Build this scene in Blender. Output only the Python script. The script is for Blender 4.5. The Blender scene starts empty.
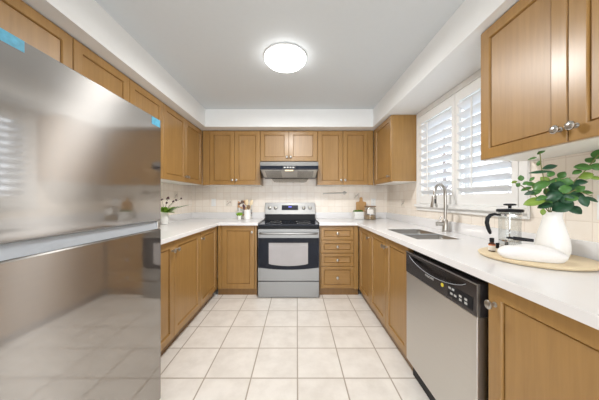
import bpy, bmesh, math, random
from mathutils import Vector, Matrix
R = math.radians
PI = math.pi
random.seed(7)
SC = bpy.context.scene
COL = SC.collection

# ------------------------------------------------------------------ camera, sky, lights, exposure
H = 1.214
cam_d = bpy.data.cameras.new('camera')
cam_d.sensor_width = 36.0
cam_d.lens = 231.0 / 599.0 * 36.0
cam_d.shift_x = 0.0042
cam_d.shift_y = -0.0008
cam_d.clip_start = 0.02
cam = bpy.data.objects.new('camera', cam_d)
cam.location = (0, 0, H)
cam.rotation_euler = (PI / 2, 0, 0)
COL.objects.link(cam)
SC.camera = cam

world = bpy.data.worlds.new('sky')
SC.world = world
world.use_nodes = True
bg = world.node_tree.nodes['Background']
bg.inputs[0].default_value = (0.86, 0.92, 1.0, 1)
bg.inputs[1].default_value = 2.6

def area(name, loc, rot, sx, sy, power, color=(1, 1, 1)):
    l = bpy.data.lights.new(name, 'AREA')
    l.shape = 'RECTANGLE'; l.size = sx; l.size_y = sy; l.energy = power; l.color = color
    o = bpy.data.objects.new(name, l); o.location = loc; o.rotation_euler = rot
    COL.objects.link(o); return o
# unseen fill light added behind the camera to brighten the room
area('rear_fill', (-0.1, -2.75, 1.35), (R(90), 0, 0), 2.5, 2.0, 42, (0.98, 0.985, 1.0))

SC.view_settings.view_transform = 'Standard'
SC.view_settings.look = 'None'
SC.view_settings.gamma = 1
SC.view_settings.exposure = 0.3
SC.view_settings.use_curve_mapping = False

# ------------------------------------------------------------------ materials
def srgb(r, g, b):
    f = lambda c: (c / 255 / 12.92) if c / 255 <= 0.04045 else ((c / 255 + 0.055) / 1.055) ** 2.4
    return (f(r), f(g), f(b), 1)

class NT:
    def __init__(s, name):
        s.m = bpy.data.materials.new(name); s.m.use_nodes = True
        s.t = s.m.node_tree; s.n = s.t.nodes; s.b = s.n['Principled BSDF']
    def new(s, typ, **kw):
        nd = s.n.new(typ)
        for k, v in kw.items():
            if k.startswith('i_'):
                key = k[2:]; key = int(key) if key.isdigit() else key
                nd.inputs[key].default_value = v
            else: setattr(nd, k, v)
        return nd
    def link(s, a, b): s.t.links.new(a, b)
    def math(s, op, a, b=None):
        nd = s.n.new('ShaderNodeMath'); nd.operation = op
        for i, v in enumerate((a, b)):
            if v is None: continue
            if isinstance(v, (int, float)): nd.inputs[i].default_value = v
            else: s.link(v, nd.inputs[i])
        return nd.outputs[0]
    def mix(s, fac, a, b):
        nd = s.n.new('ShaderNodeMix'); nd.data_type = 'RGBA'
        for i, v in ((0, fac), (6, a), (7, b)):
            if isinstance(v, (int, float, tuple)): nd.inputs[i].default_value = v
            else: s.link(v, nd.inputs[i])
        return nd.outputs[2]

def plain(name, col, rough=0.5, metal=0.0, spec=0.5, coat=0.0, noise=0.04, nscale=30, bump=0.0, trans=0.0, emit=None, estr=0):
    k = NT(name); b = k.b
    tc = k.new('ShaderNodeTexCoord')
    nz = k.new('ShaderNodeTexNoise', i_Scale=nscale, i_Detail=3.0)
    k.link(tc.outputs['Object'], nz.inputs['Vector'])
    d = tuple(max(0, c * (1 - noise * 2)) for c in col[:3]) + (1,)
    u = tuple(min(1, c * (1 + noise)) for c in col[:3]) + (1,)
    k.link(k.mix(nz.outputs[0], d, u), b.inputs['Base Color'])
    b.inputs['Roughness'].default_value = rough
    b.inputs['Metallic'].default_value = metal
    b.inputs['Specular IOR Level'].default_value = spec
    b.inputs['Coat Weight'].default_value = coat
    b.inputs['Transmission Weight'].default_value = trans
    if emit:
        b.inputs['Emission Color'].default_value = emit; b.inputs['Emission Strength'].default_value = estr
    if bump:
        bp = k.new('ShaderNodeBump', i_Strength=bump, i_Distance=0.002)
        k.link(nz.outputs[0], bp.inputs['Height']); k.link(bp.outputs[0], b.inputs['Normal'])
    return k.m

def wood(name, c0, c1, rough=0.32, scale=(26, 26, 1.6), coat=0.28):
    k = NT(name); b = k.b
    tc = k.new('ShaderNodeTexCoord'); mp = k.new('ShaderNodeMapping')
    mp.inputs['Scale'].default_value = scale
    k.link(tc.outputs['Object'], mp.inputs[0])
    n1 = k.new('ShaderNodeTexNoise', i_Scale=1.6, i_Detail=6.0, i_Roughness=0.6, i_Distortion=0.4)
    k.link(mp.outputs[0], n1.inputs['Vector'])
    n2 = k.new('ShaderNodeTexNoise', i_Scale=3.0, i_Detail=2.0)
    k.link(tc.outputs['Object'], n2.inputs['Vector'])
    f = k.math('ADD', k.math('MULTIPLY', n1.outputs[0], 0.65), k.math('MULTIPLY', n2.outputs[0], 0.35))
    rp = k.new('ShaderNodeValToRGB')
    rp.color_ramp.elements[0].position = 0.3; rp.color_ramp.elements[0].color = c0
    rp.color_ramp.elements[1].position = 0.7; rp.color_ramp.elements[1].color = c1
    k.link(f, rp.inputs[0]); k.link(rp.outputs[0], b.inputs['Base Color'])
    b.inputs['Roughness'].default_value = rough
    b.inputs['Coat Weight'].default_value = coat; b.inputs['Coat Roughness'].default_value = 0.3
    return k.m

def tiles(name, ax, size, off, c0, c1, grout, gw, rough=0.35, nscale=6.0, bump=0.3):
    """square tiles on the two world axes named in ax"""
    k = NT(name); b = k.b
    tc = k.new('ShaderNodeTexCoord'); sp = k.new('ShaderNodeSeparateXYZ')
    k.link(tc.outputs['Object'], sp.inputs[0])
    ds, ids = [], []
    for a, o, sz in zip(ax, off, size):
        u = k.math('DIVIDE', k.math('SUBTRACT', sp.outputs[a], o), sz)
        fl = k.math('FLOOR', u); ids.append(fl)
        fr = k.math('SUBTRACT', u, fl)
        ds.append(k.math('MULTIPLY', k.math('MINIMUM', fr, k.math('SUBTRACT', 1.0, fr)), sz))
    d = k.math('MINIMUM', ds[0], ds[1])
    mr = k.new('ShaderNodeMapRange', interpolation_type='SMOOTHSTEP')
    mr.inputs['From Min'].default_value = gw * 0.35; mr.inputs['From Max'].default_value = gw * 0.75
    k.link(d, mr.inputs['Value'])
    cb = k.new('ShaderNodeCombineXYZ'); k.link(ids[0], cb.inputs[0]); k.link(ids[1], cb.inputs[1])
    wn = k.new('ShaderNodeTexWhiteNoise', noise_dimensions='3D'); k.link(cb.outputs[0], wn.inputs['Vector'])
    add = k.new('ShaderNodeVectorMath', operation='MULTIPLY_ADD')
    k.link(wn.outputs['Color'], add.inputs[0]); add.inputs[1].default_value = (7, 7, 7); k.link(tc.outputs['Object'], add.inputs[2])
    nz = k.new('ShaderNodeTexNoise', i_Scale=nscale, i_Detail=5.0, i_Roughness=0.6)
    k.link(add.outputs[0], nz.inputs['Vector'])
    rp = k.new('ShaderNodeValToRGB')
    rp.color_ramp.elements[0].position = 0.32; rp.color_ramp.elements[0].color = c0
    rp.color_ramp.elements[1].position = 0.62; rp.color_ramp.elements[1].color = c1
    k.link(nz.outputs[0], rp.inputs[0])
    k.link(k.mix(mr.outputs[0], grout, rp.outputs[0]), b.inputs['Base Color'])
    b.inputs['Roughness'].default_value = rough
    bp = k.new('ShaderNodeBump', i_Strength=bump, i_Distance=0.003)
    k.link(mr.outputs[0], bp.inputs['Height']); k.link(bp.outputs[0], b.inputs['Normal'])
    return k.m

def steel(name, col, rough, aniso, axis='Z', streak=(0.5, 0.5, 60), rot=0.0):
    k = NT(name); b = k.b
    tc = k.new('ShaderNodeTexCoord'); mp = k.new('ShaderNodeMapping'); mp.inputs['Scale'].default_value = streak
    k.link(tc.outputs['Object'], mp.inputs[0])
    nz = k.new('ShaderNodeTexNoise', i_Scale=5.0, i_Detail=3.0); k.link(mp.outputs[0], nz.inputs['Vector'])
    d = tuple(c * 0.94 for c in col[:3]) + (1,)
    k.link(k.mix(nz.outputs[0], d, col), b.inputs['Base Color'])
    b.inputs['Metallic'].default_value = 1.0
    b.inputs['Roughness'].default_value = rough
    b.inputs['Anisotropic'].default_value = aniso
    b.inputs['Anisotropic Rotation'].default_value = rot
    tg = k.new('ShaderNodeTangent', direction_type='RADIAL', axis=axis)
    k.link(tg.outputs[0], b.inputs['Tangent'])
    return k.m

def glass(name, tint=(1, 1, 1, 1), refl=0.08, rough=0.02):
    k = NT(name); k.n.remove(k.b)
    out = k.n['Material Output']
    tr = k.new('ShaderNodeBsdfTransparent'); tr.inputs[0].default_value = tint
    gl = k.new('ShaderNodeBsdfGlossy'); gl.inputs['Roughness'].default_value = rough
    lw = k.new('ShaderNodeLayerWeight'); lw.inputs[0].default_value = 0.35
    f = k.math('ADD', k.math('MULTIPLY', lw.outputs['Facing'], 0.35), refl)
    ms = k.new('ShaderNodeMixShader')
    k.link(f, ms.inputs[0]); k.link(tr.outputs[0], ms.inputs[1]); k.link(gl.outputs[0], ms.inputs[2])
    k.link(ms.outputs[0], out.inputs['Surface'])
    return k.m

def printed(name):
    k = NT(name); b = k.b
    tc = k.new('ShaderNodeTexCoord')
    vo = k.new('ShaderNodeTexVoronoi', i_Scale=26.0); k.link(tc.outputs['Object'], vo.inputs['Vector'])
    rp = k.new('ShaderNodeValToRGB'); e = rp.color_ramp
    e.interpolation = 'CONSTANT'
    cols = [(0.0, srgb(222, 218, 212)), (0.35, srgb(180, 180, 178)), (0.5, srgb(196, 150, 104)), (0.66, srgb(226, 222, 216)), (0.85, srgb(104, 84, 76))]
    e.elements[0].position = 0; e.elements[0].color = cols[0][1]
    e.elements[1].position = cols[1][0]; e.elements[1].color = cols[1][1]
    for p, c in cols[2:]:
        x = e.elements.new(p); x.color = c
    sp = k.new('ShaderNodeSeparateColor'); k.link(vo.outputs['Color'], sp.inputs[0])
    k.link(sp.outputs[0], rp.inputs[0]); k.link(rp.outputs[0], b.inputs['Base Color'])
    b.inputs['Roughness'].default_value = 0.4
    return k.m

M = {}
M['wall'] = plain('white_wall_paint', srgb(233, 234, 232), 0.6, noise=0.01)
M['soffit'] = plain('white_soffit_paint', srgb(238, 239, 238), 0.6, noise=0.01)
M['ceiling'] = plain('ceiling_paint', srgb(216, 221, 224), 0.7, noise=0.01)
M['floor'] = tiles('floor_tile', (0, 1), (0.316, 0.317), (0.0035, 1.570), srgb(222, 216, 208), srgb(236, 231, 224), srgb(172, 160, 146), 0.008, 0.3, 7.0)
SPL = (srgb(242, 231, 217), srgb(248, 240, 229), srgb(231, 219, 205))
M['splash_back'] = tiles('backsplash_tile_back', (0, 2), (0.1085, 0.1085), (-0.06, 1.324), *SPL, 0.004, 0.3, 5.0)
M['splash_side'] = tiles('backsplash_tile_side', (1, 2), (0.1085, 0.1085), (3.59, 1.324), *SPL, 0.004, 0.3, 5.0)
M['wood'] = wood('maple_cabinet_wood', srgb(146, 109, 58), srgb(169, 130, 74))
M['wood_shade'] = wood('maple_toe_shaded_wood', srgb(124, 90, 48), srgb(142, 106, 58))  # maple darkened to paint in the shadow under the cabinets
M['wood_h'] = wood('maple_drawer_wood', srgb(146, 109, 58), srgb(169, 130, 74), scale=(1.6, 26, 26))
M['bamboo'] = wood('light_board_wood', srgb(218, 196, 158), srgb(236, 218, 184), 0.45, (2, 22, 22), 0.0)
M['acacia'] = wood('brown_board_wood', srgb(170, 128, 78), srgb(198, 156, 102), 0.5, (26, 26, 2), 0.0)
M['melamine'] = plain('white_melamine', srgb(236, 233, 226), 0.45, noise=0.01)
M['quartz'] = plain('white_quartz', srgb(235, 234, 234), 0.16, noise=0.015, nscale=5)
M['trim'] = plain('white_trim_paint', srgb(240, 240, 238), 0.35, noise=0.005)
M['louver'] = plain('white_shutter_paint', srgb(240, 243, 247), 0.35, noise=0.005)
M['fridge'] = steel('brushed_stainless_fridge', (0.51, 0.495, 0.475, 1), 0.055, 0.3, rot=0.25)
def second_lobe(m, rough, aniso, fac):
    t = m.node_tree; b = t.nodes['Principled BSDF']; o = t.nodes['Material Output']
    b2 = t.nodes.new('ShaderNodeBsdfPrincipled')
    for i in b.inputs:
        if i.is_linked: t.links.new(i.links[0].from_socket, b2.inputs[i.name])
        elif i.name in ('Metallic', 'Anisotropic Rotation'): b2.inputs[i.name].default_value = i.default_value
    b2.inputs['Roughness'].default_value = rough; b2.inputs['Anisotropic'].default_value = aniso
    mx = t.nodes.new('ShaderNodeMixShader'); mx.inputs[0].default_value = fac
    t.links.new(b.outputs[0], mx.inputs[1]); t.links.new(b2.outputs[0], mx.inputs[2]); t.links.new(mx.outputs[0], o.inputs['Surface'])
second_lobe(M['fridge'], 0.46, 1.0, 0.36)
M['steel'] = steel('brushed_stainless', (0.70, 0.69, 0.665, 1), 0.42, 0.5, rot=0.25)
M['steel_range'] = steel('range_stainless', (0.33, 0.33, 0.325, 1), 0.5, 0.4, rot=0.25)
M['hood_steel'] = plain('hood_stainless', (0.20, 0.198, 0.192, 1), 0.55, 0.85, noise=0.03)
M['filter'] = plain('mesh_filter', (0.52, 0.51, 0.49, 1), 0.4, 0.9, noise=0.4, nscale=90)
M['steel_sink'] = steel('sink_stainless', (0.42, 0.40, 0.37, 1), 0.34, 0.2)
M['nickel'] = plain('brushed_nickel', (0.50, 0.48, 0.45, 1), 0.28, 1.0, noise=0.02)
M['chrome'] = plain('bright_chrome', (0.8, 0.8, 0.8, 1), 0.08, 1.0, noise=0.0)
M['grey_case'] = plain('grey_fridge_case', srgb(92, 92, 94), 0.5)
M['alu'] = plain('pale_aluminium', (0.46, 0.50, 0.55, 1), 0.45, 0.35, noise=0.02)
M['black'] = plain('black_plastic', srgb(24, 25, 29), 0.45, spec=0.25, noise=0.05)
M['black_glass'] = plain('black_oven_glass', srgb(20, 24, 36), 0.08, spec=0.18, noise=0.05)
M['charcoal'] = plain('charcoal_panel', srgb(52, 48, 48), 0.22, noise=0.05)
M['dark'] = plain('dark_void', srgb(16, 15, 15), 0.7)
M['oven_window'] = plain('oven_window_painted_reflection', srgb(176, 173, 174), 0.1, spec=0.3, noise=0.06, nscale=9)  # pale grey colour stands in for the room mirrored in the glass
M['lcd'] = plain('display_glass', srgb(38, 40, 52), 0.1)
M['blue_led'] = plain('blue_led', srgb(60, 60, 200), 0.4, emit=(0.15, 0.15, 1, 1), estr=1.2)
M['white_plastic'] = plain('white_plastic', srgb(242, 242, 240), 0.35, noise=0.005)
M['grey_print'] = plain('grey_print', srgb(190, 190, 188), 0.5)
M['yellow'] = plain('yellow_button', srgb(214, 196, 60), 0.4)
M['blue_film'] = plain('blue_protective_film', srgb(84, 168, 200), 0.3, noise=0.25, nscale=60)
M['ceramic'] = plain('white_ceramic', srgb(244, 243, 240), 0.25, coat=0.2, noise=0.01)
M['cloth'] = plain('white_linen', srgb(240, 238, 236), 0.85, noise=0.03, nscale=120, bump=0.3)
M['leaf_dark'] = plain('dark_green_leaf', srgb(42, 86, 58), 0.4, noise=0.3, nscale=25)
M['leaf_mid'] = plain('mid_green_leaf', srgb(78, 128, 58), 0.4, noise=0.25, nscale=25)
M['leaf_light'] = plain('light_green_leaf', srgb(134, 164, 66), 0.4, noise=0.2, nscale=25)
M['stem'] = plain('green_stem', srgb(120, 120, 70), 0.6)
M['flower'] = plain('plum_flower', srgb(84, 48, 54), 0.6, noise=0.2)
M['succulent'] = plain('bright_succulent', srgb(136, 184, 50), 0.45, noise=0.25, nscale=80)
M['moss'] = plain('green_moss', srgb(88, 124, 48), 0.8, noise=0.3, nscale=120)
M['amber'] = plain('amber_glass', srgb(70, 36, 20), 0.1, noise=0.05)
M['label'] = plain('paper_label', srgb(236, 232, 226), 0.6)
M['orange_label'] = plain('orange_band', srgb(206, 120, 70), 0.6)
M['tan'] = plain('tan_grain', srgb(176, 142, 84), 0.8, noise=0.25, nscale=160)
M['lid_brown'] = plain('brown_lid', srgb(130, 104, 76), 0.5)
M['print'] = printed('patterned_print')
M['pane'] = glass('window_pane', (1, 1, 1, 1), 0.03)
M['clear'] = glass('clear_glass', (0.95, 0.96, 0.96, 1), 0.02)
M['frost'] = glass('frosty_jar_glass', (0.86, 0.86, 0.85, 1), 0.16, 0.15)
M['visor'] = glass('smoky_visor', (0.80, 0.79, 0.77, 1), 0.0, 0.1)
M['lamp'] = plain('opal_diffuser', srgb(250, 250, 250), 0.4, noise=0.0, emit=(1, 0.985, 0.96, 1), estr=7)
M['bulb'] = plain('warm_hood_lamp', srgb(255, 240, 220), 0.4, noise=0.0, emit=(1, 0.75, 0.45, 1), estr=1.0)
M['bark'] = plain('grey_bark', srgb(150, 142, 142), 0.8, noise=0.2)
M['siding'] = plain('pale_siding', srgb(124, 126, 150), 0.7)
M['roofing'] = plain('grey_roofing', srgb(140, 136, 146), 0.8)
M['lawn'] = plain('winter_lawn', srgb(206, 210, 206), 0.9, noise=0.1, nscale=3)
M['sprig'] = plain('sprig_glaze', srgb(164, 160, 146), 0.4, noise=0.2)
M['sprig_pink'] = plain('pink_blossom_glaze', srgb(206, 180, 172), 0.4, noise=0.1)
M['tile_plain'] = plain('decor_tile_glaze', srgb(232, 223, 210), 0.3, noise=0.02)

# ------------------------------------------------------------------ mesh builder
class MB:
    def __init__(s): s.b = bmesh.new(); s.bev = False
    def box(s, x0, x1, y0, y1, z0, z1, bev=0.0, seg=2):
        v = [s.b.verts.new(p) for p in ((x0,y0,z0),(x1,y0,z0),(x1,y1,z0),(x0,y1,z0),(x0,y0,z1),(x1,y0,z1),(x1,y1,z1),(x0,y1,z1))]
        f = [s.b.faces.new([v[i] for i in q]) for q in ((3,2,1,0),(4,5,6,7),(0,1,5,4),(1,2,6,5),(2,3,7,6),(3,0,4,7))]
        if bev:
            s.bev = True
            es = list({e for q in f for e in q.edges})
            bmesh.ops.bevel(s.b, geom=es, offset=bev, segments=seg, affect='EDGES', profile=0.5)
        return s
    def ring(s, pts): return [s.b.verts.new(p) for p in pts]
    def loft(s, rings, caps=True, closed=True):
        rs = [s.ring(r) for r in rings]; n = len(rs[0])
        for a, b in zip(rs, rs[1:]):
            for i in range(n if closed else n - 1):
                j = (i + 1) % n
                s.b.faces.new((a[i], a[j], b[j], b[i]))
        if caps:
            s.b.faces.new(rs[0][::-1]); s.b.faces.new(rs[-1])
        return s
    def lathe(s, prof, c=(0,0,0), n=24, axis=(0,0,1), caps=True, sq=None):
        q = Vector((0,0,1)).rotation_difference(Vector(axis)); c = Vector(c)
        rings = []
        for r, z in prof:
            rings.append([c + q @ Vector((r*math.cos(2*PI*i/n), r*math.sin(2*PI*i/n), z)) for i in range(n)])
        return s.loft(rings, caps)
    def tube(s, pts, rad, n=10, caps=True):
        pts = [Vector(p) for p in pts]; rr = rad if isinstance(rad, (list, tuple)) else [rad]*len(pts)
        rings = []; up = None
        for i, p in enumerate(pts):
            t = (pts[min(i+1, len(pts)-1)] - pts[max(i-1, 0)]).normalized()
            if up is None:
                up = t.orthogonal().normalized()
            up = (up - t * up.dot(t)).normalized(); w = t.cross(up)
            rings.append([p + rr[i]*(up*math.cos(2*PI*k/n) + w*math.sin(2*PI*k/n)) for k in range(n)])
        return s.loft(rings, caps)
    def prism(s, poly, a, b, axis='x'):
        mk = {'x': lambda p, t: (t, p[0], p[1]), 'y': lambda p, t: (p[0], t, p[1]), 'z': lambda p, t: (p[0], p[1], t)}[axis]
        return s.loft([[mk(p, a) for p in poly], [mk(p, b) for p in poly]])
    def ball(s, c, rx, ry=None, rz=None, sub=2):
        m = Matrix.Translation(c) @ Matrix.Diagonal((rx, ry or rx, rz or rx, 1))
        bmesh.ops.create_icosphere(s.b, subdivisions=sub, radius=1, matrix=m); return s
    def grid(s, us, vs, inside, w0, w1, axis='z', bev=0.0):
        mk = {'z': lambda u, v, w: (u, v, w), 'x': lambda u, v, w: (w, u, v), 'y': lambda u, v, w: (u, w, v)}[axis]
        vt = {}; fs = []
        def gv(i, j):
            if (i, j) not in vt: vt[i, j] = s.b.verts.new(mk(us[i], vs[j], w0))
            return vt[i, j]
        for i in range(len(us)-1):
            for j in range(len(vs)-1):
                if inside((us[i]+us[i+1])/2, (vs[j]+vs[j+1])/2):
                    fs.append(s.b.faces.new((gv(i,j), gv(i+1,j), gv(i+1,j+1), gv(i,j+1))))
        ex = bmesh.ops.extrude_face_region(s.b, geom=fs, use_keep_orig=True)
        vs2 = [g for g in ex['geom'] if isinstance(g, bmesh.types.BMVert)]
        d = Vector(mk(0, 0, w1 - w0))
        bmesh.ops.translate(s.b, verts=vs2, vec=d)
        if bev:
            s.bev = True
            bmesh.ops.recalc_face_normals(s.b, faces=s.b.faces)
            es = [e for e in s.b.edges if len(e.link_faces) == 2 and e.calc_face_angle(0) > 0.5]
            bmesh.ops.bevel(s.b, geom=es, offset=bev, segments=2, affect='EDGES', profile=0.5)
        return s
    def panel(s, x0, x1, z0, z1, t=0.02, fw=0.058, dep=0.015, bw=0.010):
        """framed door front, face at y=0, back at y=t"""
        def rect(i, y): return [(x0+i, y, z0+i), (x1-i, y, z0+i), (x1-i, y, z1-i), (x0+i, y, z1-i)]
        return s.loft([rect(0, t), rect(0, 0.003), rect(0.003, 0), rect(fw, 0), rect(fw+0.0015, 0.002), rect(fw+0.003, dep), rect(fw+0.0055, dep), rect(fw+bw, dep-0.006), rect(fw+bw+0.004, dep-0.0055)])
    def build(s, name, mat, parent=None, loc=None, smooth=35):
        bmesh.ops.recalc_face_normals(s.b, faces=s.b.faces)
        me = bpy.data.meshes.new(name); s.b.to_mesh(me); s.b.free()
        me.materials.append(mat if not isinstance(mat, str) else M[mat])
        for p in me.polygons: p.use_smooth = True
        if smooth is not None: me.set_sharp_from_angle(angle=R(smooth))
        o = bpy.data.objects.new(name, me); COL.objects.link(o)
        if s.bev:
            wn = o.modifiers.new('weighted_normals', 'WEIGHTED_NORMAL'); wn.keep_sharp = True
        if parent: o.parent = parent
        if loc: o.location = loc
        return o

def tag(o, label, cat, group=None):
    o['label'] = label; o['category'] = cat
    if group: o['group'] = group
    return o
def thing(name, label, cat, loc=(0,0,0), rotz=0.0, group=None):
    o = bpy.data.objects.new(name, None); COL.objects.link(o)
    o.location = loc; o.rotation_euler = (0, 0, rotz); o.empty_display_size = 0.05
    return tag(o, label, cat, group)
def struct(o): o['kind'] = 'structure'; return o
def text(body, name, size, mat, parent, loc, rot, ext=0.0003):
    c = bpy.data.curves.new(name, 'FONT'); c.body = body; c.size = size; c.extrude = ext
    c.align_x = 'CENTER'; c.align_y = 'CENTER'; c.materials.append(M[mat])
    tmp = bpy.data.objects.new(name, c); COL.objects.link(tmp)
    me = bpy.data.meshes.new_from_object(tmp.evaluated_get(bpy.context.evaluated_depsgraph_get()))
    bpy.data.objects.remove(tmp); bpy.data.curves.remove(c)
    if not me.materials: me.materials.append(M[mat])
    o = bpy.data.objects.new(name, me); COL.objects.link(o); o.parent = parent
    o.location = loc; o.rotation_euler = rot; return o

# ------------------------------------------------------------------ room dimensions
XL, XR, YB, YR, HC = -1.633, 1.40, 3.59, -3.0, 2.44
SZ = 2.20                       # soffit underside
struct(MB().box(XL-0.15, XR+0.15, YR-0.15, YB+0.15, -0.1, 0).build('floor', 'floor'))
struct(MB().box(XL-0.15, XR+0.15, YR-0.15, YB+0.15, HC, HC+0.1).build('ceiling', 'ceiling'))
struct(MB().box(XL-0.15, XR+0.15, YB, YB+0.15, 0, HC).build('wall_back', 'splash_back'))
struct(MB().box(XL-0.15, XL, YR, YB, 0, HC).build('wall_left', 'splash_side'))
WY0, WY1, WZ0, WZ1 = 1.455, 2.60, 1.165, 2.135
struct(MB().grid([YR, WY0, WY1, YB], [0, WZ0, WZ1, HC], lambda u, v: not (WY0 < u < WY1 and WZ0 < v < WZ1), XR, XR+0.15, 'x').build('wall_right', 'splash_side'))
# unseen rear wall; its wide opening is added to let sky light in
struct(MB().grid([XL-0.15, -1.4, 1.2, XR+0.15], [0, 0.001, 2.15, HC], lambda u, v: not (-1.4 < u < 1.2 and v < 2.15), YR-0.12, YR, 'y').build('wall_rear', 'wall'))

# soffit, one piece round three sides
SXL, SXR, SYB = -1.243, 1.032, 3.13
so = MB().grid([XL, SXL, SXR, XR], [YR, SYB, YB], lambda x, y: not (SXL < x < SXR and y < SYB), SZ, HC-0.0005, 'z').build('ceiling_soffit', 'soffit')
struct(so)

# ------------------------------------------------------------------ window with plantation shutters
win = bpy.data.objects.new('window_1', None); COL.objects.link(win); win.location = (XR, 2.03, WZ0); struct(win)
def wl(mb, name, mat, parent=win):   # world-built mesh parented under the window
    o = mb.build(name, mat, parent)
    o.matrix_parent_inverse = Matrix.Translation(-Vector(win.location)) if parent is win else Matrix.Identity(4)
    return o
CY0, CY1 = 1.385, 2.672
wl(MB().grid([CY0, 1.44, 2.618, CY1], [1.095, 1.166, 2.145, SZ-0.002], lambda u, v: not (1.44 < u < 2.618 and 1.166 < v < 2.145), XR-0.02, XR-0.0005, 'x', 0.003), 'casing', 'trim')
wl(MB().box(XR-0.045, XR-0.021, CY0-0.004, CY1, 1.132, 1.163, 0.004), 'sill', 'trim')
wl(MB().grid([WY0+.002, WY0+0.05, 2.0, 2.05, WY1-0.05, WY1-.002], [WZ0+.002, WZ0+0.05, WZ1-0.05, WZ1-.002], lambda u, v: not ((WY0+.05 < u < 2.0 or 2.05 < u < WY1-.05) and WZ0+.05 < v < WZ1-.05), XR+0.085, XR+0.13, 'x', 0.003), 'sash', 'trim')
wl(MB().box(XR+0.105, XR+0.109, WY0+.05, WY1-.05, WZ0+.05, WZ1-.05), 'pane', 'pane')
for (a, b, rod) in ((2.022, 2.614, 2.40), (1.446, 2.018, 1.79)):
    la, lb = a + 0.045, b - 0.045
    sh = wl(MB().grid([a, la, lb, b], [1.170, 1.258, 2.055, 2.140], lambda u, v: not (la < u < lb and 1.258 < v < 2.055), XR-0.018, XR+0.010, 'x', 0.003), 'shutter', 'trim')
    zz = 1.290
    while zz < 2.045:
        ang = R(30); hw = 0.041
        prof = []
        for i in range(12):
            t = 2*PI*i/12; px = hw*math.cos(t); pz = 0.0055*math.sin(t)
            prof.append((px*math.cos(ang) - pz*math.sin(ang), px*math.sin(ang) + pz*math.cos(ang)))
        # profile lies in X-Z, runs along Y
        mb = MB().loft([[(XR-0.004+p[0], la+0.002, zz-p[1]) for p in prof], [(XR-0.004+p[0], lb-0.002, zz-p[1]) for p in prof]])
        o = mb.build('louver', 'louver', sh)
        zz += 0.0785
    MB().box(XR-0.052, XR-0.042, rod-0.006, rod+0.006, 1.30, 2.02, 0.003).build('tilt_rod', 'trim', sh)

# outdoors, past the shutters
struct(MB().box(XR+0.2, 30, -15, 25, -0.6, -0.5).build('ground', 'lawn'))
nh = thing('neighbour_house', 'pale neighbouring house seen through the shutter slats', 'house', (13, 3.5, -0.5))
MB().box(0, 6, -6, 7, 0, 3.4).build('facade', 'siding', nh)
MB().prism([(-0.4, 3.4), (6.4, 3.4), (3, 5.2)], -6.4, 7.4, 'y').build('roof', 'roofing', nh)
for yy in (-3.5, 0.2, 4.0):
    f = MB().box(-0.06, -0.005, yy-0.6, yy+0.6, 1.2, 2.6, 0.01).build('window_frame', 'trim', nh)
    MB().box(-0.075, -0.061, yy-0.5, yy+0.5, 1.3, 2.5).build('pane', 'lcd', f)
def bare_tree(x, y, h, seed, label):
    rnd = random.Random(seed)
    t = thing('bare_tree', label, 'tree', (x, y, -0.5), 0, 'bare trees outside the window')
    tr = MB(); br = MB()
    tr.tube([(0,0,0), (0.03,0.02,h*0.4), (0,0.05,h)], [0.09, 0.07, 0.02], 8)
    for i in range(26):
        z = h*(0.25+0.7*rnd.random()); a = rnd.random()*2*PI; L = h*0.28*(1.2-z/h)+0.35
        d = Vector((math.cos(a), math.sin(a), 0.5+0.4*rnd.random()))
        p = [Vector((0,0,z)), Vector((0,0,z))+d*L*0.5, Vector((0,0,z+0.08))+d*L]
        br.tube(p, [0.03, 0.02, 0.006], 5)
        for j in range(4):
            q = p[0].lerp(p[2], 0.35+0.6*rnd.random()); e = q+Vector((rnd.uniform(-.4,.4), rnd.uniform(-.4,.4), rnd.uniform(.1,.5)))*L*0.7
            br.tube([q, e], [0.012, 0.004], 4)
    tr.build('trunk', 'bark', t); br.build('branches', 'bark', t)
bare_tree(6.0, 9.4, 5.2, 1, 'bare winter tree outside, behind the shutter beside the far cabinet')
bare_tree(7.0, 6.0, 4.6, 2, 'bare winter tree outside, behind the shutter nearer the plant')

# ------------------------------------------------------------------ cabinets
def knob(parent, x, z, y=0.0):
    MB().lathe([(0.0105, 0), (0.0105, 0.002), (0.006, 0.004), (0.0055, 0.014), (0.012, 0.019), (0.0172, 0.024), (0.0175, 0.029), (0.013, 0.033), (0.004, 0.035)], (x, y, z), 20, (0, -1, 0)).build('knob', 'nickel', parent)
def cabinet(name, label, loc, rot, w, z0, z1, d, doors=(), drawers=(), toe=None, filler=(), white_under=False, cx=None):
    """local frame: x along the run, front face y=0, depth +y"""
    t = thing(name, label, 'cabinet', loc, rot)
    c0, c1 = cx or (0, w)
    zz = z0 + (0.004 if white_under else 0)
    MB().box(c0, c1, 0.0215, d, zz, z1, 0.0015, 1).build('carcass', 'wood', t)
    if white_under:
        MB().box(c0, c1, 0.0215, d, z0, z0+0.004).build('underside', 'melamine', t)['label'] = 'white cabinet underside'
    if toe is not None:
        MB().box(c0, c1, toe, d, 0.0005, z0-0.0005).build('toe_kick', 'wood_shade', t)
    for (a, b, kx, kz) in doors:
        dr = MB().panel(a+0.0015, b-0.0015, z0+0.003, z1-0.004).build('door', 'wood', t)
        if kx is not None: knob(dr, kx, kz)
    for (a, b, za, zb) in drawers:
        dr = MB().panel(a+0.0015, b-0.0015, za, zb, fw=0.038, bw=0.010).build('drawer', 'wood_h', t)
        knob(dr, (a+b)/2, (za+zb)/2)
    for (a, b) in filler:
        MB().box(a, b, 0.004, 0.021, z0, z1-0.001, 0.0015, 1).build('filler_strip', 'wood', t)
    return t
g = 0.001
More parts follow.
